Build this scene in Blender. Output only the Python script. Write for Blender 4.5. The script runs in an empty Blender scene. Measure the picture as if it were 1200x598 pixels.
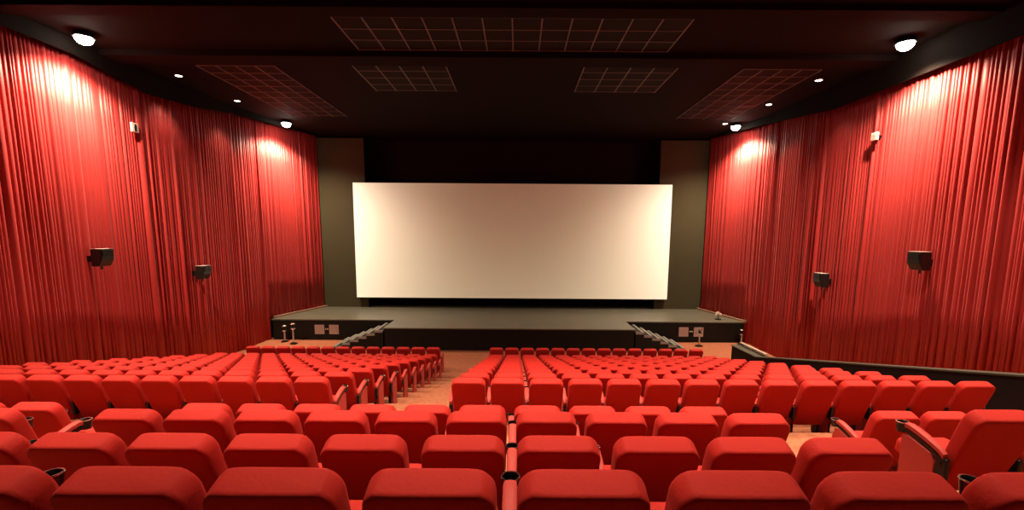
import bpy, bmesh, math, random
from mathutils import Vector, Matrix
random.seed(7)
ORD = ['first', 'second', 'third', 'fourth', 'fifth', 'sixth', 'seventh', 'eighth', 'ninth', 'tenth', 'eleventh', 'twelfth', 'thirteenth', 'fourteenth']
D = bpy.data
C = bpy.context.scene.collection
scn = bpy.context.scene
PI = math.pi

# ------------------------------------------------------------------ camera
# x to the right, y towards the cinema screen, z up; the flat floor before the stage is z = 0
CAM_Z = 5.0
cam_data = D.cameras.new('camera')
cam = D.objects.new('camera', cam_data)
C.objects.link(cam)
cam.location = (0, 0, CAM_Z)
PITCH = math.atan(70 / 540)
ROLL = math.radians(0.4)
cam.rotation_euler = (Matrix.Rotation(PI / 2 - PITCH, 3, 'X') @ Matrix.Rotation(ROLL, 3, 'Z')).to_euler()
cam_data.sensor_fit = 'HORIZONTAL'
cam_data.sensor_width = 36
cam_data.lens = 540 / 1200 * 36
cam_data.shift_x = -6 / 1200
cam_data.shift_y = 46 / 1200
cam_data.clip_start = 0.02
cam_data.clip_end = 200
scn.camera = cam

# ------------------------------------------------------------------ world, exposure, lights
world = D.worlds.new('world')
scn.world = world
world.use_nodes = True
world.node_tree.nodes['Background'].inputs[0].default_value = (0.0, 0.0, 0.0, 1)
scn.view_settings.view_transform = 'Standard'
scn.view_settings.look = 'None'
scn.view_settings.gamma = 1
scn.view_settings.use_curve_mapping = False
scn.view_settings.exposure = 0.0
scn.cycles.max_bounces = 6
scn.cycles.diffuse_bounces = 1
scn.cycles.use_denoising = True
scn.cycles.sample_clamp_indirect = 6

CEIL = 10.1
WARM = (1.0, 0.80, 0.58)
POWER_FLOOD = 3800       # the four big wall-wash lamps
POWER_SMALL = 260        # small downlights along the walls
POWER_FILL = 740       # added fill lights over the seats, unseen above the frame
POWER_PROJECTOR = 29000


def spot(name, loc, power, angle, color=WARM, blend=0.5, radius=0.12, aim=None):
    l = D.lights.new(name, 'SPOT')
    l.energy = power
    l.color = color
    l.spot_size = math.radians(angle)
    l.spot_blend = blend
    l.shadow_soft_size = radius
    o = D.objects.new(name, l)
    C.objects.link(o)
    o.location = loc
    if aim is not None:
        o.rotation_euler = (Vector(aim) - Vector(loc)).to_track_quat('-Z', 'Y').to_euler()
    return o


# unseen fill lights added to brighten the seats (fixtures built further down)
FILL_SPOTS = []
for hy in (3.9, 6.4, 8.9):
    for hx in (-7.4, -4.4, -1.4, 1.6, 4.6, 7.6):
        FILL_SPOTS.append((hx, hy))
for hx, hy in FILL_SPOTS:
    k, ang = {3.9: (1.7, 72), 6.4: (0.7, 86), 8.9: (1.4, 100)}[hy]
    spot('added_fill_beam', (hx, hy, CEIL - 0.10), POWER_FILL * k, ang, WARM, 0.55, 0.2)

# the projector on the rear wall; its picture is a plain bright field the size of the cinema screen
SCR_Y = 24.86
SX0, SX1, SZ0, SZ1 = -8.72, 8.16, 1.55, 7.66
PROJ = (-0.3, -5.4, 7.6)


def projector_light():
    o = spot('projector_beam', PROJ, POWER_PROJECTOR, 60, (1.0, 0.90, 0.74), 0.0, 0.01)
    o.rotation_euler = (PI / 2, 0, 0)
    l = o.data
    l.use_nodes = True
    nt = l.node_tree
    em = nt.nodes['Emission']
    tc = nt.nodes.new('ShaderNodeTexCoord')
    sep = nt.nodes.new('ShaderNodeSeparateXYZ')
    nt.links.new(tc.outputs['Normal'], sep.inputs[0])

    def mth(op, a, b=None):
        n = nt.nodes.new('ShaderNodeMath')
        n.operation = op
        for i, v in enumerate((a, b)):
            if v is None:
                continue
            if isinstance(v, (int, float)):
                n.inputs[i].default_value = v
            else:
                nt.links.new(v, n.inputs[i])
        return n.outputs[0]
    az = mth('ABSOLUTE', sep.outputs['Z'])
    u = mth('DIVIDE', sep.outputs['X'], az)
    v = mth('DIVIDE', sep.outputs['Y'], az)
    dist = SCR_Y - PROJ[1]
    u0, u1 = (SX0 - PROJ[0]) / dist, (SX1 - PROJ[0]) / dist
    v0, v1 = (SZ0 - PROJ[2]) / dist, (SZ1 - PROJ[2]) / dist
    m = mth('MULTIPLY', mth('GREATER_THAN', u, u0), mth('LESS_THAN', u, u1))
    m = mth('MULTIPLY', m, mth('MULTIPLY', mth('GREATER_THAN', v, v0), mth('LESS_THAN', v, v1)))
    # the field is dimmer towards the upper middle
    a = mth('DIVIDE', mth('SUBTRACT', u, (u0 + u1) / 2), (u1 - u0) / 2)
    b = mth('DIVIDE', mth('SUBTRACT', v, v0), v1 - v0)
    a2 = mth('POWER', mth('ABSOLUTE', a), 2.6)
    fall = mth('MULTIPLY', mth('SUBTRACT', 1.0, a2), mth('ADD', 0.62, mth('MULTIPLY', b, 0.22)))
    lev = mth('SUBTRACT', 1.0, fall)
    nt.links.new(mth('MULTIPLY', m, lev), em.inputs['Strength'])
    mix = nt.nodes.new('ShaderNodeMix')
    mix.data_type = 'RGBA'
    nt.links.new(a2, mix.inputs['Factor'])
    mix.inputs['A'].default_value = (1.0, 0.86, 0.62, 1)
    mix.inputs['B'].default_value = (1.0, 0.99, 0.90, 1)
    nt.links.new(mix.outputs['Result'], em.inputs['Color'])


projector_light()

# wall-wash lamps (positions read from the room): big, small, small, big on each side
LAMPS = []
for side, xs in ((-1, (-11.25, -11.15, -10.95, -10.62)), (1, (10.0, 9.85, 9.75, 9.95))):
    for i, (lx, ly) in enumerate(zip(xs, (12.66, 15.9, 18.75, 21.9))):
        LAMPS.append((lx, ly, i in (0, 3), side))
for lx, ly, big, side in LAMPS:
    if big:
        spot('wall_wash_beam', (lx, ly, CEIL - 0.34), POWER_FLOOD, 142, (1.0, 0.80, 0.55), 1.0, 0.10)
    else:
        spot('downlight_beam', (lx, ly, CEIL - 0.05), POWER_SMALL, 84, WARM, 1.0, 0.05)


# ------------------------------------------------------------------ materials
def mat(name, col, rough=0.6, metal=0.0, spec=0.5, sheen=0.0, noise=None, bump=None, emit=0.0, coat=0.0):
    m = D.materials.new(name)
    m.use_nodes = True
    nt = m.node_tree
    b = nt.nodes['Principled BSDF']
    b.inputs['Base Color'].default_value = (*col, 1)
    b.inputs['Roughness'].default_value = rough
    b.inputs['Metallic'].default_value = metal
    b.inputs['Specular IOR Level'].default_value = spec
    b.inputs['Sheen Weight'].default_value = sheen
    b.inputs['Sheen Tint'].default_value = (*[min(1, c * 1.3 + .15) for c in col], 1)
    b.inputs['Coat Weight'].default_value = coat
    tc = nt.nodes.new('ShaderNodeTexCoord')
    if noise:
        scale, amt, col2 = noise
        n = nt.nodes.new('ShaderNodeTexNoise')
        n.inputs['Scale'].default_value = scale
        n.inputs['Detail'].default_value = 4
        nt.links.new(tc.outputs['Object'], n.inputs['Vector'])
        r = nt.nodes.new('ShaderNodeMapRange')
        r.inputs['From Min'].default_value = 0.3
        r.inputs['From Max'].default_value = 0.7
        r.inputs['To Max'].default_value = amt
        nt.links.new(n.outputs['Fac'], r.inputs['Value'])
        mx = nt.nodes.new('ShaderNodeMix')
        mx.data_type = 'RGBA'
        mx.inputs['A'].default_value = (*col, 1)
        mx.inputs['B'].default_value = (*col2, 1)
        nt.links.new(r.outputs['Result'], mx.inputs['Factor'])
        nt.links.new(mx.outputs['Result'], b.inputs['Base Color'])
    if bump:
        scale, st = bump
        n = nt.nodes.new('ShaderNodeTexNoise')
        n.inputs['Scale'].default_value = scale
        n.inputs['Detail'].default_value = 3
        nt.links.new(tc.outputs['Object'], n.inputs['Vector'])
        bp = nt.nodes.new('ShaderNodeBump')
        bp.inputs['Strength'].default_value = st
        bp.inputs['Distance'].default_value = 0.01
        nt.links.new(n.outputs['Fac'], bp.inputs['Height'])
        nt.links.new(bp.outputs['Normal'], b.inputs['Normal'])
    if emit:
        b.inputs['Emission Color'].default_value = (1.0, 0.93, 0.78, 1)
        b.inputs['Emission Strength'].default_value = emit
    return m


M = {}
M['seat'] = mat('seat_fabric', (0.50, 0.017, 0.010), 0.75, spec=0.2, sheen=0.12, noise=(3.0, 0.5, (0.43, 0.014, 0.009)), bump=(60, 0.15))
M['seat_dark'] = mat('armrest_fabric', (0.46, 0.035, 0.025), 0.6, spec=0.35, sheen=0.2, bump=(80, 0.15))
M['curtain'] = mat('curtain_velvet', (0.48, 0.028, 0.026), 0.50, spec=0.45, sheen=0.3, noise=(0.6, 0.5, (0.40, 0.020, 0.020)))
M['black_plastic'] = mat('black_plastic', (0.012, 0.010, 0.010), 0.35)
M['black_metal'] = mat('black_metal', (0.02, 0.018, 0.018), 0.4, metal=0.6)
M['chrome'] = mat('bright_metal', (0.8, 0.78, 0.75), 0.2, metal=1.0)
M['wall_black'] = mat('matt_black_wall', (0.012, 0.009, 0.007), 0.9, spec=0.2)
M['mask'] = mat('dark_olive_panel', (0.068, 0.056, 0.029), 0.85, spec=0.2, noise=(0.5, 0.6, (0.06, 0.048, 0.026)))
M['ceiling'] = mat('dark_ceiling', (0.010, 0.007, 0.005), 0.9, spec=0.1, noise=(0.25, 0.7, (0.007, 0.005, 0.005)))
M['tile'] = mat('ceiling_tile', (0.012, 0.008, 0.007), 0.8, spec=0.15)
M['tbar'] = mat('ceiling_grid_bar', (0.17, 0.145, 0.14), 0.6, spec=0.5)
M['beam'] = mat('ceiling_beam', (0.010, 0.006, 0.005), 0.9, spec=0.1)
M['screen'] = mat('screen_vinyl', (0.88, 0.86, 0.82), 0.9, spec=0.1)
M['stage_top'] = mat('stage_boards', (0.145, 0.135, 0.10), 0.42, spec=0.4, noise=(1.2, 0.6, (0.11, 0.10, 0.075)))
M['stage_front'] = mat('stage_front', (0.007, 0.006, 0.004), 0.7, spec=0.3)
M['nosing'] = mat('step_nosing', (0.30, 0.28, 0.24), 0.5)
M['grille'] = mat('pale_vent', (0.62, 0.46, 0.42), 0.5)
M['parapet'] = mat('parapet_paint', (0.007, 0.004, 0.005), 0.7, spec=0.2)
M['parapet_cap'] = mat('parapet_cap', (0.05, 0.05, 0.032), 0.5)
M['rail'] = mat('pale_rail', (0.62, 0.45, 0.38), 0.4)
M['trim'] = mat('curtain_track_trim', (0.40, 0.22, 0.15), 0.5)
M['plate'] = mat('white_plate', (0.85, 0.70, 0.64), 0.5)
M['lens'] = mat('lamp_lens', (1, 0.95, 0.85), 0.5, emit=45.0)
M['lens_small'] = mat('small_lamp_lens', (1, 0.95, 0.85), 0.5, emit=6.0)
M['rear'] = mat('rear_wall_cloth', (0.10, 0.010, 0.008), 0.9)


def carpet():
    m = D.materials.new('patterned_carpet')
    m.use_nodes = True
    nt = m.node_tree
    b = nt.nodes['Principled BSDF']
    b.inputs['Roughness'].default_value = 0.95
    b.inputs['Specular IOR Level'].default_value = 0.1
    tc = nt.nodes.new('ShaderNodeTexCoord')
    v = nt.nodes.new('ShaderNodeTexVoronoi')
    v.inputs['Scale'].default_value = 7
    n = nt.nodes.new('ShaderNodeTexNoise')
    n.inputs['Scale'].default_value = 16
    n.inputs['Detail'].default_value = 6
    nt.links.new(tc.outputs['Object'], v.inputs['Vector'])
    nt.links.new(tc.outputs['Object'], n.inputs['Vector'])
    r = nt.nodes.new('ShaderNodeValToRGB')
    r.color_ramp.elements[0].position = 0.32
    r.color_ramp.elements[0].color = (0.34, 0.07, 0.035, 1)
    r.color_ramp.elements[1].position = 0.62
    r.color_ramp.elements[1].color = (0.45, 0.15, 0.08, 1)
    ad = nt.nodes.new('ShaderNodeMath')
    ad.operation = 'MULTIPLY_ADD'
    nt.links.new(v.outputs['Distance'], ad.inputs[0])
    ad.inputs[1].default_value = 0.25
    nt.links.new(n.outputs['Fac'], ad.inputs[2])
    nt.links.new(ad.outputs[0], r.inputs[0])
    nt.links.new(r.outputs[0], b.inputs['Base Color'])
    return m


M['carpet'] = carpet()


# ------------------------------------------------------------------ helpers
def finish(bm, name, m, parent=None, smooth=False, loc=None):
    me = D.meshes.new(name)
    bmesh.ops.recalc_face_normals(bm, faces=bm.faces)
    bm.to_mesh(me)
    bm.free()
    me.materials.append(M[m] if isinstance(m, str) else m)
    if smooth:
        for p in me.polygons:
            p.use_smooth = True
        try:
            me.set_sharp_from_angle(angle=math.radians(40))
        except Exception:
            pass
    o = D.objects.new(name, me)
    C.objects.link(o)
    if parent is not None:
        o.parent = parent
    if loc is not None:
        o.location = loc
    return o


def struct(o):
    o['kind'] = 'structure'
    return o


def tag(o, label, cat, group=None):
    o['label'] = label
    o['category'] = cat
    if group:
        o['group'] = group
    return o


def thing(name, label, cat, loc=(0, 0, 0), rz=0.0, group=None):
    o = D.objects.new(name, None)
    o.empty_display_size = 0.1
    C.objects.link(o)
    o.location = loc
    o.rotation_euler = (0, 0, rz)
    return tag(o, label, cat, group)


def box(bm, x0, x1, y0, y1, z0, z1, mtx=None, bev=0.0, seg=2):
    r = bmesh.ops.create_cube(bm, size=1)
    vs = r['verts']
    for v in vs:
        v.co = Vector(((x0 + x1) / 2 + v.co.x * (x1 - x0), (y0 + y1) / 2 + v.co.y * (y1 - y0), (z0 + z1) / 2 + v.co.z * (z1 - z0)))
    if bev:
        es = list({e for v in vs for e in v.link_edges})
        r2 = bmesh.ops.bevel(bm, geom=es, offset=bev, segments=seg, affect='EDGES', profile=0.5)
        vs = list({v for f in r2['faces'] for v in f.verts} | {v for v in vs if v.is_valid})
    if mtx is not None:
        for v in vs:
            v.co = mtx @ v.co
    return vs


def cyl(bm, p, r, h, seg=16, r2=None, mtx=None):
    """a cylinder standing on point p"""
    res = bmesh.ops.create_cone(bm, cap_ends=True, segments=seg, radius1=r, radius2=r if r2 is None else r2, depth=h)
    for v in res['verts']:
        v.co = v.co + Vector((p[0], p[1], p[2] + h / 2))
        if mtx is not None:
            v.co = mtx @ v.co
    return res['verts']


def ring(bm, c, R, r, seg=20, sub=6):
    vs = []
    for i in range(seg):
        a = 2 * PI * i / seg
        row = []
        for j in range(sub):
            b = 2 * PI * j / sub
            row.append(bm.verts.new((c[0] + (R + r * math.cos(b)) * math.cos(a), c[1] + (R + r * math.cos(b)) * math.sin(a), c[2] + r * math.sin(b))))
        vs.append(row)
    for i in range(seg):
        for j in range(sub):
            bm.faces.new((vs[i][j], vs[(i + 1) % seg][j], vs[(i + 1) % seg][(j + 1) % sub], vs[i][(j + 1) % sub]))


def prism(bm, pts, x0, x1):
    """extrude a (y, z) outline from x0 to x1"""
    a = [bm.verts.new((x0, y, z)) for y, z in pts]
    b = [bm.verts.new((x1, y, z)) for y, z in pts]
    n = len(pts)
    bm.faces.new(a)
    bm.faces.new(b[::-1])
    for i in range(n):
        bm.faces.new((a[i], a[(i + 1) % n], b[(i + 1) % n], b[i]))
    return a + b


# ------------------------------------------------------------------ rows of seats: where each stands
# (y of the seat backs, height of their tops relative to the camera)
ROWS = [dict(name='n1', y=1.62, z=-0.86), dict(name='n2', y=2.57, z=-1.16), dict(name='n3', y=3.54, z=-1.40), dict(name='n4', y=4.51, z=-1.72)]
for k in range(11):
    ROWS.append(dict(name='k%d' % k, y=6.35 + 0.97 * k, z=-2.02 - 0.222 * k if k < 9 else -3.99))
SEAT_H = 1.0
for r in ROWS:
    r['floor'] = max(0.0, CAM_Z + r['z'] - SEAT_H) if r['name'] not in ('k9', 'k10') else 0.0
FL = {r['name']: r for r in ROWS}

# ------------------------------------------------------------------ the room
XL, XR = -12.0, 10.85
# terraced floor: one step per row
steps = [(-6.0, FL['n1']['floor'] + 0.75), (-0.55, FL['n1']['floor'] + 0.38), (0.55, FL['n1']['floor'] + 0.28)]
for i, r in enumerate(ROWS):
    if r['name'] == 'k10':
        continue
    y0 = r['y'] - 0.16 - (0.0 if r['name'] != 'k0' else 0.05)
    steps.append((y0, r['floor']))
bm = bmesh.new()
pts = []
for i, (y, z) in enumerate(steps):
    if i:
        pts.append((y, steps[i - 1][1]))
    pts.append((y, z))
pts += [(26.4, 0.0), (26.4, -0.4), (-6.0, -0.4)]
prism(bm, pts, XL - 0.6, XR + 0.6)
struct(finish(bm, 'floor', 'carpet'))

bm = bmesh.new()
box(bm, XL - 0.6, XR + 0.6, -6.2, 26.6, CEIL, CEIL + 0.3)
struct(finish(bm, 'ceiling', 'ceiling'))


def wall_path(side):
    return [(-6.0, XL), (12.0, XL), (21.6, -11.62), (25.1, -10.55)] if side < 0 else [(-6.0, XR), (12.0, XR), (21.3, 10.78), (25.1, 10.02)]


for side, nm in ((-1, 'wall_left'), (1, 'wall_right')):
    p = wall_path(side)
    bm = bmesh.new()
    off = 0.22 * side
    for (ya, xa), (yb, xb) in zip(p[:-1], p[1:]):
        vs = []
        for z in (-0.3, CEIL):
            for x, y in ((xa + off, ya), (xb + off, yb), (xb + off + .3 * side, yb), (xa + off + .3 * side, ya)):
                vs.append(bm.verts.new((x, y, z)))
        for q in ((0, 1, 2, 3), (4, 5, 6, 7), (0, 1, 5, 4), (1, 2, 6, 5), (2, 3, 7, 6), (3, 0, 4, 7)):
            bm.faces.new([vs[i] for i in q])
    struct(finish(bm, nm, 'wall_black'))
bm = bmesh.new()
box(bm, XL - 0.6, XR + 0.6, -6.3, -6.0, -0.3, CEIL)
struct(finish(bm, 'wall_back', 'rear'))
bm = bmesh.new()
box(bm, XL - 0.6, XR + 0.6, 26.4, 26.7, -0.3, CEIL)
struct(finish(bm, 'wall_front', 'wall_black'))

# olive masking panels either side of the black opening
for n, (x0, x1) in enumerate(((-12.2, -8.17), (7.55, 11.2))):
    bm = bmesh.new()
    box(bm, x0, x1, 25.12, 25.32, 0.9, CEIL - 0.12)
    struct(finish(bm, 'trim_%d' % (n + 1), 'mask'))


# pleated curtains along both walls
def rand_pleats(path, side, seed):
    rnd = random.Random(seed)
    segs = []
    tot = 0
    for (ya, xa), (yb, xb) in zip(path[:-1], path[1:]):
        L = math.hypot(yb - ya, xb - xa)
        segs.append((tot, L, (ya, xa), (yb, xb)))
        tot += L

    def at(s):
        for s0, L, a, b in segs:
            if s <= s0 + L + 1e-6 or (s0, L, a, b) == segs[-1]:
                t = (s - s0) / L
                d = ((b[0] - a[0]) / L, (b[1] - a[1]) / L)
                return (a[0] + d[0] * (s - s0), a[1] + d[1] * (s - s0)), d
    cols = []
    s = 0.0
    while s < tot - 0.05:
        w = rnd.uniform(0.075, 0.155)
        if rnd.random() < 0.10:
            w = rnd.uniform(0.20, 0.30)
        dep = rnd.uniform(0.09, 0.15) * (0.75 + w)
        if rnd.random() < 0.14:
            dep *= 1.6
        w = min(w, tot - s)
        sway = rnd.uniform(-0.02, 0.02)
        for t, h in ((0.0, 0.0), (0.12, 0.62), (0.28, 0.92), (0.5, 1.0), (0.72, 0.92), (0.88, 0.62)):
            cols.append((s + w * t, dep * h * (1 if t else 1), sway * h))
        s += w
    cols.append((tot, 0.0, 0))
    return cols, at


def curtain_bottom(y, side):
    if side > 0:
        if y > 17.6:
            z = 0.02
        else:
            z = 0.02 + 0.235 * (17.6 - y)
    else:
        z = 0.02 if y > 17.0 else 0.02 + 0.225 * (17.0 - y)
    return max(0.02, z)


def curtain(side, label):
    path = wall_path(side)
    path = [(-5.9, path[0][1])] + path[1:]
    path[-1] = (path[-1][0] - 0.02, path[-1][1])
    cols, at = rand_pleats(path, side, 11 + side)
    bm = bmesh.new()
    grid = []
    nz = 5
    rnd = random.Random(3 + side)
    for s, h, sway in cols:
        (y, x), d = at(s)
        nx, ny = -side, 0
        zb = curtain_bottom(y, side)
        if 21.5 < y:
            zb = 0.99
        row = []
        for k in range(nz + 1):
            f = k / nz
            z = zb + (CEIL - 0.03 - zb) * f
            amp = h * (1.0 - 0.35 * f)
            row.append(bm.verts.new((x + nx * amp + side * 0.12, y + sway * (1 - f) * 1.5, z)))
        grid.append(row)
    for a, b in zip(grid[:-1], grid[1:]):
        for k in range(nz):
            bm.faces.new((a[k], b[k], b[k + 1], a[k + 1]))
    o = finish(bm, 'wall_curtain', 'curtain', smooth=False)
    for p in o.data.polygons:
        p.use_smooth = True
    sol = o.modifiers.new('thickness', 'SOLIDIFY')
    sol.thickness = 0.006
    return tag(o, label, 'curtain', 'pleated curtains along the side walls')


curtain(-1, 'floor-length red pleated curtain covering the wall on the left of the hall')
curtain(1, 'floor-length red pleated curtain covering the wall on the right, behind the black parapet')

# ------------------------------------------------------------------ dark pelmets, ceiling beams and grid panels
n_trim = 3


def pelmet(side, drops):
    global n_trim
    p = wall_path(side)

    def wx(y):
        for (ya, xa), (yb, xb) in zip(p[:-1], p[1:]):
            if y <= yb:
                return xa + (xb - xa) * (y - ya) / (yb - ya)
        return p[-1][1]
    bm = bmesh.new()
    rows = []
    for y, d in drops:
        x = wx(y)
        rows.append([bm.verts.new(c) for c in ((x - side * .06, y, CEIL), (x - side * .06, y, CEIL - d), (x - side * .11, y, CEIL - d), (x - side * .11, y, CEIL))])
    for q, r in zip(rows[:-1], rows[1:]):
        for i in range(4):
            bm.faces.new((q[i], q[(i + 1) % 4], r[(i + 1) % 4], r[i]))
    bm.faces.new(rows[0])
    bm.faces.new(rows[-1][::-1])
    struct(finish(bm, 'trim_%d' % n_trim, 'beam'))
    n_trim += 1


pelmet(-1, [(-5.9, .42), (13.0, .42), (15.3, .75), (17.5, .6), (19.5, .3), (24.9, .06)])  # board drops partly trace the shaded curtain top, shade put into their shape
pelmet(1, [(-5.9, .80), (16.3, .80), (20.0, .38), (24.9, .06)])
for y0, y1, dz in ((13.72, 14.45, 0.16), (10.9, 11.38, 0.14)):
    bm = bmesh.new()
    box(bm, XL - 0.1, XR + 0.1, y0, y1, CEIL - dz, CEIL)
    struct(finish(bm, 'trim_%d' % n_trim, 'beam'))
    n_trim += 1


def grid_panel(x0, x1, y0, y1, tx=0.715, ty=0.655, skew=0):
    global n_trim
    bm = bmesh.new()
    box(bm, x0, x1, y0, y1, CEIL - 0.02, CEIL)
    base = struct(finish(bm, 'trim_%d' % n_trim, 'tile'))
    n_trim += 1
    bm = bmesh.new()
    w = 0.016
    x = x0
    while x <= x1 + 0.01:
        box(bm, x - w, x + w, y0, y1, CEIL - 0.036, CEIL - 0.018)
        x += tx
    y = y0
    while y <= y1 + 0.01:
        box(bm, x0, x1, y - w * .7, y + w * .7, CEIL - 0.034, CEIL - 0.018)
        y += ty
    finish(bm, 'grid_bars', 'tbar', base)


grid_panel(-4.45, 4.14, 11.62, 13.62)
grid_panel(-5.08, -2.22, 14.62, 17.3)
grid_panel(2.0, 4.86, 14.62, 17.3)
grid_panel(-9.9, -7.5, 14.9, 21.0, 0.6, 0.66)
grid_panel(6.9, 9.3, 14.9, 21.0, 0.6, 0.66)

# ------------------------------------------------------------------ stage
ST = 0.98
SY = 21.3
CY = 19.45
bm = bmesh.new()
# side stages and rear in one body, centre apron in front
pts = [(-11.55, SY), (-5.75, SY), (-5.75, CY), (5.1, CY), (5.1, SY), (10.72, SY), (9.98, 25.1), (9.98, 26.38), (-10.5, 26.38), (-10.5, 25.1)]
a = [bm.verts.new((x, y, ST)) for x, y in pts]
b = [bm.verts.new((x, y, ST - 0.05)) for x, y in pts]
bm.faces.new(a)
bm.faces.new(b[::-1])
for i in range(len(pts)):
    j = (i + 1) % len(pts)
    bm.faces.new((a[i], a[j], b[j], b[i]))
stage = thing('stage', 'low black-fronted stage with an olive grey deck under the big screen', 'stage', (0, SY, 0))
deck = finish(bm, 'stage_deck', 'stage_top', stage, loc=(0, -SY, 0))
bm = bmesh.new()
ins = [(-11.5, SY + .04), (-5.71, SY + .04), (-5.71, CY + .04), (5.06, CY + .04), (5.06, SY + .04), (10.66, SY + .04), (9.94, 25.1), (9.94, 26.3), (-10.46, 26.3), (-10.46, 25.1)]
a = [bm.verts.new((x, y, 0.0)) for x, y in ins]
b = [bm.verts.new((x, y, ST - 0.05)) for x, y in ins]
for i in range(len(ins)):
    j = (i + 1) % len(ins)
    bm.faces.new((a[i], a[j], b[j], b[i]))
finish(bm, 'stage_front', 'stage_front', stage, loc=(0, -SY, 0))


def stage_stairs(side, label):
    # five treads going outwards from the centre apron
    x_top = -5.78 if side < 0 else 5.13
    t = thing('stage_stairs', label, 'stairs', (x_top, CY + 0.9, 0), 0, 'stairs at the ends of the apron')
    bm = bmesh.new()
    n = 6
    rise = ST / (n + 1)
    tread = 0.36
    nb = bmesh.new()
    for i in range(n):
        xa, xb = side * tread * i, side * tread * (i + 1)
        z = ST - rise * (i + 1)
        box(bm, min(xa, xb), max(xa, xb), -0.85, 0.9, 0.0, z)
        box(nb, min(xb, xb - side * .10), max(xb, xb - side * .10), -0.87, 0.9, z, z + 0.02)
        box(nb, min(xa, xb), max(xa, xb), -0.875, -0.85, z - rise * .55, z + 0.02)
    finish(bm, 'steps', 'stage_front', t)
    ob = finish(nb, 'step_nosing', 'nosing', t)
    ob['label'] = 'pale grey nosing strips'


stage_stairs(-1, 'black stage stairs with grey nosings descending to the left of the apron')
stage_stairs(1, 'black stage stairs with grey nosings descending to the right of the apron')

# pink-gold trim where curtains meet the stage deck
for side in (-1, 1):
    p = wall_path(side)[2:]
    bm = bmesh.new()
    (ya, xa), (yb, xb) = p
    q = 0.06 * side
    vs = [bm.verts.new((x, y, z)) for z in (ST, ST + 0.09) for x, y in ((xa - q * .2, ya), (xb - q * .2, yb), (xb - 2.2 * q, yb), (xa - 2.2 * q, ya))]
    for f in ((0, 1, 2, 3), (4, 5, 6, 7), (0, 1, 5, 4), (1, 2, 6, 5), (2, 3, 7, 6), (3, 0, 4, 7)):
        bm.faces.new([vs[i] for i in f])
    struct(finish(bm, 'baseboard_%s' % ('left' if side < 0 else 'right'), 'trim'))

# square vent grilles and sockets on the stage front
GR = [(-9.30, 'leftmost pale square vent grille on the stage front'), (-8.62, 'pale square vent grille on the stage front beside the left stairs'),
      (7.86, 'pale square vent grille on the stage front beside the right stairs'), (8.56, 'rightmost pale square vent grille on the stage front, partly behind a post')]
for gx, lab in GR:
    t = thing('vent_grille', lab, 'vent', (gx, SY + 0.03, 0.5), 0, 'vent grilles on the stage front')
    bm = bmesh.new()
    for x0, x1, z0, z1 in ((-.22, .22, .19, .22), (-.22, .22, -.22, -.19), (-.22, -.19, -.19, .19), (.19, .22, -.19, .19)):
        box(bm, x0, x1, -0.03, 0.0, z0, z1)
    finish(bm, 'frame', 'grille', t)
    bm = bmesh.new()
    box(bm, -.19, .19, -0.004, 0.0, -.19, .19)
    for i in range(11):
        z = -.175 + i * .035
        box(bm, -.19, .19, -0.024, -0.005, z - .012, z + .010)
    for i in range(2):
        box(bm, -.07 + i * .13, -.055 + i * .13, -0.028, -0.005, -.19, .19)
    finish(bm, 'slats', 'grille', t)
for gx, lab in ((-8.96, 'small dark socket box with two white outlets between the vents left of the apron'), (8.21, 'small dark socket box with two white outlets between the vents right of the apron')):
    t = thing('socket_box', lab, 'socket', (gx, SY + 0.035, 0.52), 0, 'socket boxes on the stage front')
    bm = bmesh.new()
    box(bm, -.09, .09, -.03, 0, -.06, .06, bev=.008)
    finish(bm, 'box', 'black_plastic', t)
    for s in (-1, 1):
        bm = bmesh.new()
        box(bm, s * .045 - .028, s * .045 + .028, -.036, -.029, -.025, .025, bev=.004)
        finish(bm, 'outlet', 'plate', t)

# ------------------------------------------------------------------ cinema screen
scr = thing('cinema_screen', 'huge wide white cinema screen glowing above the stage', 'screen', ((SX0 + SX1) / 2, SCR_Y, SZ0))
W = SX1 - SX0
H = SZ1 - SZ0
bm = bmesh.new()
box(bm, -W / 2, W / 2, 0, 0.04, 0, H)
finish(bm, 'screen_surface', 'screen', scr)
bm = bmesh.new()
for x0, x1, z0, z1 in ((-W / 2 - .0, W / 2 + .0, -.0, .12), (-W / 2 - .0, W / 2 + .0, H - .12, H), (-W / 2, -W / 2 + .12, .12, H - .12), (W / 2 - .12, W / 2, .12, H - .12)):
    box(bm, x0, x1, .05, .15, z0, z1)
for i in range(6):
    x = -W / 2 + 1.2 + i * (W - 2.4) / 5
    box(bm, x - .05, x + .05, .15, .24, .0, H)
finish(bm, 'screen_frame', 'black_metal', scr)


# ------------------------------------------------------------------ lamps
def lamp(lx, ly, big, label, group):
    t = thing('flood_lamp' if big else 'small_downlight', label, 'lamp', (lx, ly, CEIL), 0, group)
    if big:
        bm = bmesh.new()
        cyl(bm, (0, 0, -0.12), 0.24, 0.12, 28, 0.20)
        ring(bm, (0, 0, -0.12), 0.225, 0.018, 28)
        finish(bm, 'lamp_housing', 'black_metal', t, True)
        bm = bmesh.new()
        bmesh.ops.create_uvsphere(bm, u_segments=24, v_segments=12, radius=0.19)
        for v in bm.verts:
            v.co.z = -0.15 + v.co.z * 0.8
        finish(bm, 'lamp_lens', 'lens', t, True)
    else:
        bm = bmesh.new()
        ring(bm, (0, 0, -0.006), 0.11, 0.014, 24)
        finish(bm, 'rim', 'chrome', t, True)
        bm = bmesh.new()
        cyl(bm, (0, 0, -0.02), 0.098, 0.02, 24)
        finish(bm, 'lamp_lens', 'lens_small', t, True)
    return t


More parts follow.
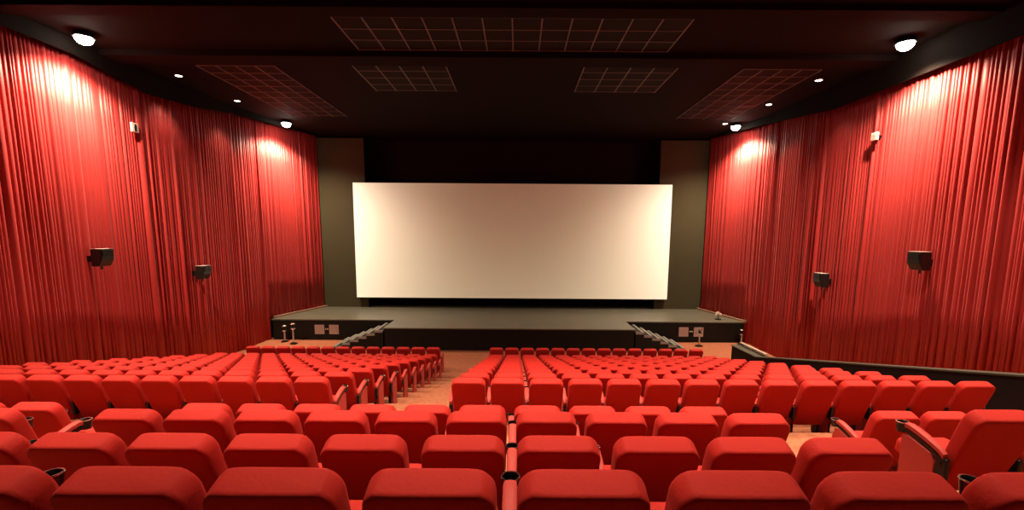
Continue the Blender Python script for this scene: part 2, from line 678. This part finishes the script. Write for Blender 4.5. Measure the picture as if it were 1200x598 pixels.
names = {(-1, 0): 'big bright flood lamp by the left curtain, the one nearer the seats', (-1, 1): 'small round downlight by the left curtain beside the nearer flood lamp',
         (-1, 2): 'small round downlight by the left curtain, next to the lamp at the stage', (-1, 3): 'big bright flood lamp by the left curtain near the screen',
         (1, 0): 'big bright flood lamp by the right curtain, the one nearer the seats', (1, 1): 'small round downlight by the right curtain beside the nearer flood lamp',
         (1, 2): 'small round downlight by the right curtain, next to the lamp at the stage', (1, 3): 'big bright flood lamp by the right curtain near the screen'}
for n, (lx, ly, big, side) in enumerate(LAMPS):
    lamp(lx, ly, big, names[(side, n % 4)], 'flood lamps along the curtains' if big else 'small downlights along the curtains')
lamp(9.45, 21.9, False, 'small round downlight touching the flood lamp by the right curtain near the screen', 'small downlights along the curtains')
for hx, hy in FILL_SPOTS:  # fixtures for the fill lights added out of view
    t = thing('added_fill_downlight', 'added fill downlight in the ceiling, %s row over the seats, %s from the left wall' % (ORD[FILL_SPOTS.index((hx, hy)) // 6], ORD[FILL_SPOTS.index((hx, hy)) % 6]), 'lamp', (hx, hy, CEIL), 0, 'added fill lights above the seats')
    bm = bmesh.new()
    ring(bm, (0, 0, -0.01), 0.20, 0.02, 24)
    finish(bm, 'rim', 'black_metal', t, True)
    bm = bmesh.new()
    cyl(bm, (0, 0, -0.03), 0.19, 0.03, 24)
    finish(bm, 'lamp_lens', 'lens_small', t, True)

# projector on the rear wall
t = thing('projector', 'black cinema projector on a shelf high on the rear wall', 'projector', (PROJ[0], PROJ[1] - 0.3, PROJ[2] - 0.2))
bm = bmesh.new()
box(bm, -.35, .35, -.28, .2, 0, .4, bev=.03)
finish(bm, 'body', 'black_plastic', t)
bm = bmesh.new()
box(bm, -.45, .45, -.3, .2, -.05, -.005)
finish(bm, 'shelf', 'black_metal', t)


# ------------------------------------------------------------------ wall speakers
def speaker(x, y, z, side, label, s=0.82):
    t = thing('wall_speaker', label, 'speaker', (x, y, z), 0, 'black speakers on the side curtains')
    sd = -side          # pointing into the room
    bm = bmesh.new()
    w, h, d = 0.50 * s, 0.58 * s, 0.38 * s
    # wedge body: the lower half tapers back to the wall
    a = [(0, h / 2), (d, h / 2), (d * .96, -h * .12), (d * .62, -h / 2), (0, -h / 2)]
    f = [bm.verts.new((sd * u, -w / 2, v)) for u, v in a]
    b = [bm.verts.new((sd * u, w / 2, v)) for u, v in a]
    bm.faces.new(f)
    bm.faces.new(b[::-1])
    for i in range(5):
        bm.faces.new((f[i], f[(i + 1) % 5], b[(i + 1) % 5], b[i]))
    bmesh.ops.bevel(bm, geom=list(bm.edges), offset=.012, segments=2, affect='EDGES')
    finish(bm, 'cabinet', 'black_plastic', t)
    bm = bmesh.new()
    box(bm, min(sd * .02, sd * d * .98), max(sd * .02, sd * d * .98), -w * .48, w * .48, h / 2 + .001, h / 2 + .014)
    o = finish(bm, 'top_panel', 'grille', t)
    o['label'] = 'pale top panel catching the lamp light'
    bm = bmesh.new()
    box(bm, min(0, -sd * .28), max(0, -sd * .28), -.05, .05, -h * .25, h * .1)
    box(bm, min(sd * d * .3, sd * d * .36), max(sd * d * .3, sd * d * .36), -.03, .03, -h * .7, -h * .4)
    finish(bm, 'bracket', 'black_metal', t)
    bm = bmesh.new()
    box(bm, min(sd * d, sd * (d + .012)), max(sd * d, sd * (d + .012)), -w * .42, w * .42, h * .08, h * .42)
    finish(bm, 'speaker_grille', 'black_metal', t)


speaker(-11.75, 12.9, 4.28, -1, 'black wedge speaker on the left curtain, the larger-looking one nearer the seats')
speaker(-11.62, 16.8, 3.55, -1, 'black wedge speaker on the left curtain, farther towards the stage')
speaker(10.72, 12.15, 4.38, 1, 'black wedge speaker on the right curtain, the larger-looking one nearer the seats')
speaker(10.70, 15.95, 3.50, 1, 'black wedge speaker on the right curtain, farther towards the stage')

# small white boxes high on the curtains
for x, y, z, side, lab, dark in ((-11.88, 14.75, 8.19, -1, 'small white framed box with a dark figure high on the left curtain', True),
                                 (10.75, 14.35, 8.0, 1, 'small plain white square box high on the right curtain', False)):
    t = thing('wall_box', lab, 'wall box', (x, y, z), 0, 'white boxes high on the curtains')
    sd = -side
    bm = bmesh.new()
    hh = .14 if dark else .115
    box(bm, min(0, sd * .07), max(0, sd * .07), -.12, .12, -hh, hh, bev=.01)
    finish(bm, 'case', 'plate', t)
    bm = bmesh.new()
    box(bm, min(0, -sd * .15), max(0, -sd * .15), -.03, .03, -.03, .03)
    finish(bm, 'bracket', 'black_metal', t)
    bm = bmesh.new()
    if dark:
        box(bm, min(sd * .071, sd * .08), max(sd * .071, sd * .08), -.045, .045, -.10, .05, bev=.004)
        box(bm, min(sd * .071, sd * .08), max(sd * .071, sd * .08), -.03, .03, .05, .10, bev=.004)
        finish(bm, 'dark_figure', 'black_plastic', t)
    else:
        for k in range(3):
            box(bm, min(sd * .071, sd * .076), max(sd * .071, sd * .076), -.08, .08, -.07 + k * .05, -.05 + k * .05)
        finish(bm, 'slots', 'rail', t)


# ------------------------------------------------------------------ posts and small items round the stage
def post(x, y, label, h=1.0, heads=2):
    t = thing('queue_post', label, 'queue post', (x, y, 0), 0, 'metal queue posts by the stage')
    bm = bmesh.new()
    cyl(bm, (0, 0, 0), .17, .03, 24, .16)
    cyl(bm, (0, 0, .03), .15, .04, 24, .04)
    finish(bm, 'base', 'black_metal', t, True)
    bm = bmesh.new()
    cyl(bm, (0, 0, .06), .032, h - .3, 16)
    finish(bm, 'pole', 'rail', t, True)
    bm = bmesh.new()
    cyl(bm, (0, 0, h - .26), .05, .18, 16, .055)
    finish(bm, 'neck', 'black_metal', t, True)
    for i in range(heads):
        bm = bmesh.new()
        bmesh.ops.create_uvsphere(bm, u_segments=18, v_segments=8, radius=.11)
        for v in bm.verts:
            v.co.z = v.co.z * .4 + h - .30 + i * .22
        finish(bm, 'cap', 'chrome', t, True)


post(-10.15, 20.5, 'metal queue post with two domed caps standing before the stage beside the left vents', 1.0)
post(-10.75, 20.9, 'shorter metal queue post at the left end of the stage beside the curtain', .82)
post(8.33, 20.6, 'metal queue post standing before the vent right of the apron', .86)
post(10.4, 20.9, 'metal queue post at the right end of the stage beside the curtain', .78)
t = thing('stage_light', 'small stage spotlight with a pinkish lens standing on the right end of the deck', 'spotlight', (9.75, 22.0, ST))
bm = bmesh.new()
cyl(bm, (0, 0, 0), .14, .03, 20)
cyl(bm, (0, 0, .03), .02, .15, 10)
finish(bm, 'base', 'black_metal', t, True)
bm = bmesh.new()
cyl(bm, (0, 0, -.12), .09, .22, 20, .11, Matrix.Translation((0, 0, .26)) @ Matrix.Rotation(math.radians(-60), 4, 'Y'))
finish(bm, 'head', 'rail', t, True)

# ------------------------------------------------------------------ parapet on the right
bm = bmesh.new()
PX0, PX1 = 8.0, 8.42
prof = [(16.75, 0.0), (16.75, 0.95), (15.0, 0.98), (-1.0, 0.98 + 16.0 * 0.232), (-1.0, 0.0)]
prism(bm, prof, PX0, PX1)
par = struct(finish(bm, 'wall_parapet', 'parapet'))
bm = bmesh.new()
cap = [(16.8, 0.95), (16.8, 0.98), (15.0, 1.01), (-1.0, 1.01 + 16.0 * 0.232), (-1.0, 0.98 + 16.0 * 0.232), (15.0, 0.98)]
prism(bm, cap, PX0 - .03, PX1 + .03)
struct(finish(bm, 'trim_40', 'parapet_cap'))
rail = thing('handrail', 'pale pink handrail along the top of the black parapet at the right aisle', 'handrail', (8.32, 16.0, 1.0))
bm = bmesh.new()
prism(bm, [(0.75, 0.05), (0.75, 0.09), (-1.0, 0.11), (-1.0, 0.07)], -.05, .05)
finish(bm, 'rail_bar', 'rail', rail)
for k in range(3):
    bm = bmesh.new()
    cyl(bm, (0, .6 - k * .75, -0.03), .015, .10 + k * .008, 10)
    finish(bm, 'rail_post', 'black_metal', rail)


# ------------------------------------------------------------------ cinema seats
TILT = math.radians(20)


def seat_back_bm():
    """padded back: rounded slab, narrower at the foot, with sloped shoulders; leans back about its foot"""
    bm = bmesh.new()
    prof = [  # height, half width, half depth
        (-0.07, .212, .050), (-0.03, .218, .060), (0.15, .228, .064), (0.35, .236, .067), (0.50, .240, .069), (0.585, .240, .070),
        (0.608, .236, .070), (0.630, .226, .070), (0.648, .211, .070), (0.660, .198, .067), (0.667, .186, .060), (0.669, .174, .048)]
    N = 28
    rings = []
    for h, a, b in prof:
        r = []
        for i in range(N):
            t = 2 * PI * (i + 0.5) / N
            e = 0.27
            c, s = math.cos(t), math.sin(t)
            x = a * math.copysign(abs(c) ** e, c)
            y = b * math.copysign(abs(s) ** e, s)
            if y > 0 and .0 < h < .60:
                y += 0.016 * (1 - (x / a) ** 2)
            if h > .60 and y < 0:
                pass
            r.append(bm.verts.new((x, y, h)))
        rings.append(r)
    for p, q in zip(rings[:-1], rings[1:]):
        for i in range(N):
            bm.faces.new((p[i], p[(i + 1) % N], q[(i + 1) % N], q[i]))
    bm.faces.new(rings[0][::-1])
    bm.faces.new(rings[-1])
    # foot of the back sits ahead of its top
    mt = Matrix.Translation((0, .16, .352)) @ Matrix.Rotation(TILT, 4, 'X')
    for v in bm.verts:
        v.co = mt @ v.co
    return bm


def seat_cushion_bm():
    bm = bmesh.new()
    box(bm, -.225, .225, 0, .38, -.075, .065, bev=.04, seg=3)
    for v in bm.verts:
        if v.co.z > .0:
            v.co.z += .02 * (1 - (v.co.x / .23) ** 2)
    mt = Matrix.Translation((0, .22, .395)) @ Matrix.Rotation(math.radians(9), 4, 'X')
    for v in bm.verts:
        v.co = mt @ v.co
    return bm


def arm_pad_bm(x):
    """gently arched pad that ends before the cup holder"""
    bm = bmesh.new()
    ys = [0.06, .10, .16, .24, .32, .39, .42]
    zs = [.585, .615, .64, .665, .685, .695, .69]
    hw = [.022, .028, .031, .033, .034, .034, .030]
    rings = []
    for y, z, w in zip(ys, zs, hw):
        r = []
        for i in range(12):
            t = 2 * PI * i / 12
            r.append(bm.verts.new((x + w * math.copysign(abs(math.cos(t)) ** .5, math.cos(t)), y, z + .024 * math.copysign(abs(math.sin(t)) ** .6, math.sin(t)))))
        rings.append(r)
    for p, q in zip(rings[:-1], rings[1:]):
        for i in range(12):
            bm.faces.new((p[i], p[(i + 1) % 12], q[(i + 1) % 12], q[i]))
    bm.faces.new(rings[0])
    bm.faces.new(rings[-1][::-1])
    return bm


def arm_base_bm(x):
    bm = bmesh.new()
    w = .017
    prism(bm, [(.05, .555), (.16, .605), (.32, .655), (.44, .665), (.44, .63), (.32, .62), (.12, .55), (.09, .46), (.05, .46)], x - w, x + w)
    return bm


def cup_bm(x):
    bm = bmesh.new()
    c = (x, .475)
    # open cup: outer wall, inner wall, floor
    R, r = .046, .040
    z0, z1 = .615, .70
    N = 20
    rings = []
    for rr, z in ((R * .8, z0), (R, z1), (r, z1), (r * .8, z0 + .01)):
        rings.append([bm.verts.new((c[0] + rr * math.cos(2 * PI * i / N), c[1] + rr * math.sin(2 * PI * i / N), z)) for i in range(N)])
    for p, q in zip(rings[:-1], rings[1:]):
        for i in range(N):
            bm.faces.new((p[i], p[(i + 1) % N], q[(i + 1) % N], q[i]))
    bm.faces.new(rings[0][::-1])
    bm.faces.new(rings[-1])
    return bm


def cup_ring_bm(x):
    bm = bmesh.new()
    ring(bm, (x, .475, .70), .044, .0045, 20, 6)
    return bm


def panel_bm(x):
    """upholstered side panel below the armrest"""
    bm = bmesh.new()
    w = .022
    vs = prism(bm, [(.13, .02), (.13, .50), (.17, .57), (.38, .615), (.45, .60), (.45, .06), (.42, .02)], x - w, x + w)
    bmesh.ops.bevel(bm, geom=[e for e in bm.edges], offset=.006, segments=1, affect='EDGES')
    return bm


def bracket_bm(x):
    bm = bmesh.new()
    box(bm, x - .019, x + .019, .035, .125, .38, .575, bev=.008)
    for z in (.42, .53):
        c = bmesh.ops.create_cone(bm, cap_ends=True, segments=12, radius1=.011, radius2=.009, depth=.056)
        for v in c['verts']:
            v.co = Vector((x + v.co.z, .08 + v.co.y, z + v.co.x))
    return bm


def foot_bm():
    bm = bmesh.new()
    for s in (-1, 1):
        box(bm, s * .19 - .02, s * .19 + .02, .20, .28, .0, .40)
        box(bm, s * .20 - .03, s * .20 + .03, .14, .42, .0, .02)
    box(bm, -.19, .19, .22, .26, .32, .36)
    return bm


HALF = .271
PROTO = {}


def make_parts():
    for k, (nm, fn, mm, sm) in {
            'back': ('seat_back', seat_back_bm, 'seat', True), 'cushion': ('seat_cushion', seat_cushion_bm, 'seat', True),
            'foot': ('foot', foot_bm, 'black_metal', False)}.items():
        o = finish(fn(), nm, mm, None, sm)
        PROTO[k] = (nm, o.data)
        D.objects.remove(o)
    for sgn, key in ((-1, 'l'), (1, 'r')):
        for k, (nm, fn, mm, sm) in {
                'pad': ('arm_pad', arm_pad_bm, 'seat_dark', True), 'arm': ('armrest', arm_base_bm, 'black_plastic', False),
                'cup': ('cup_holder', cup_bm, 'black_plastic', True), 'cupring': ('cup_ring', cup_ring_bm, 'chrome', True),
                'panel': ('side_panel', panel_bm, 'seat_dark', False), 'bracket': ('arm_bracket', bracket_bm, 'black_metal', False)}.items():
            o = finish(fn(sgn * HALF), nm, mm, None, sm)
            PROTO[k + key] = (nm, o.data)
            D.objects.remove(o)


make_parts()


def part(key, parent):
    nm, me = PROTO[key]
    o = D.objects.new(nm, me)
    C.objects.link(o)
    o.parent = parent
    return o


def seat(x, y, z, label, group, left_arm=True, right_arm=False, rz=0.0, detail=True, down=True):
    t = thing('cinema_chair', label, 'seat', (x, y, z), rz, group)
    part('back', t)
    part('cushion', t)
    if detail:
        part('foot', t)
    for key, on in (('l', left_arm), ('r', right_arm)):
        if not on:
            continue
        arm = part('arm' + key, t)
        part('pad' + key, arm)
        part('panel' + key, t)
        if detail:
            cup = part('cup' + key, arm)
            part('bracket' + key, arm)
            part('cupring' + key, arm)
    return t




def px_row(y, z):
    """depth along the optical axis of a seat top in a row"""
    return y * math.cos(PITCH) - z * math.sin(PITCH)


def x_from_px(px, r):
    return (px - 606) / 540 * px_row(r['y'], r['z'])


# the two big blocks below the cross aisle
for k in range(11):
    r = FL['k%d' % k]
    rowname = 'front row by the stage' if k == 10 else '%s row from the stage' % ORD[10 - k]
    grp_l = 'seats of the left block, ' + rowname
    grp_r = 'seats of the right block, ' + rowname
    det = k < 4
    nl, pl, x0 = 14, .54, -2.90
    if k == 10:
        nl, pl, x0 = 13, .535, -2.97
    nl = {0: 10, 1: 11, 2: 13}.get(k, nl)
    for i in range(nl):
        seat(x0 - pl * i, r['y'], r['floor'], 'red cinema seat, %s, %s to the left of the centre aisle' % (rowname, ORD[i]),
             grp_l, True, i == 0, detail=det)
    pr, x0 = .552, -.68
    if k == 10:
        pr, x0 = .547, -.72
    for i in range(14):
        seat(x0 + pr * i, r['y'], r['floor'], 'red cinema seat, %s, %s to the right of the centre aisle' % (rowname, ORD[i]),
             grp_r, True, i == 13, detail=det)

# the rows nearest the photographer (centres read off the photograph for each row)
near = [
    ('n1', [-14, 160, 330, 508, 683, 862, 1037, 1213], 'nearest row', 'seats of the nearest row'),
    ('n2', [-15, 97, 208, 320, 430, 545, 655, 768, 878, 988], 'second nearest row', 'seats of the second nearest row'),
    ('n3', [-8, 154, 235, 316, 397, 478, 560, 641, 722, 804, 886], 'third nearest row', 'seats of the third nearest row'),
    ('n4', [-20, 47, 244, 309, 374, 438, 502, 566, 631, 695, 760, 824], 'fourth nearest row', 'seats of the fourth nearest row'),
]
for nm, xs, rowname, grp in near:
    r = FL[nm]
    cnt = 0
    xs_w = [x_from_px(p, r) for p in xs]
    # even spacing inside a run
    for i, x in enumerate(xs_w):
        first = i == 0 or x - xs_w[i - 1] > .75
        last = i == len(xs_w) - 1 or xs_w[i + 1] - x > .75
        vis = sum(1 for q in xs[:i + 1] if q > -30)
        if xs[i] < -60:
            lab = 'red cinema seat at the left end of the %s, mostly outside it' % rowname
        else:
            lab = 'red cinema seat in the %s, %s from the left' % (rowname, ORD[vis - 1])
        seat(x, r['y'], r['floor'], lab, grp, xs[i] != 154, last and xs[i] != 47)

# side block on the right: one seat of a nearer row and three of a farther row, each on its own terrace
SB = [(3.58, 3.30, CAM_Z - 1.265 - SEAT_H, 'red cinema seat with a black armrest and cup holder beside the right steps', True, False),
      (4.14, 3.30, CAM_Z - 1.265 - SEAT_H, 'red cinema seat next to the one with the exposed black armrest, at the right edge', True, True)]
r = dict(y=4.84, z=-1.88)
for i, px in enumerate((1047, 1107, 1167)):
    SB.append((x_from_px(px, r), 4.84, CAM_Z - 1.88 - SEAT_H, 'red cinema seat, %s in the short row beyond the seat with exposed armrest' % ORD[i], True, i == 2))
for x, y, z, lab, la, ra in SB:
    seat(x, y, z, lab, 'seats of the right side block', la, ra)
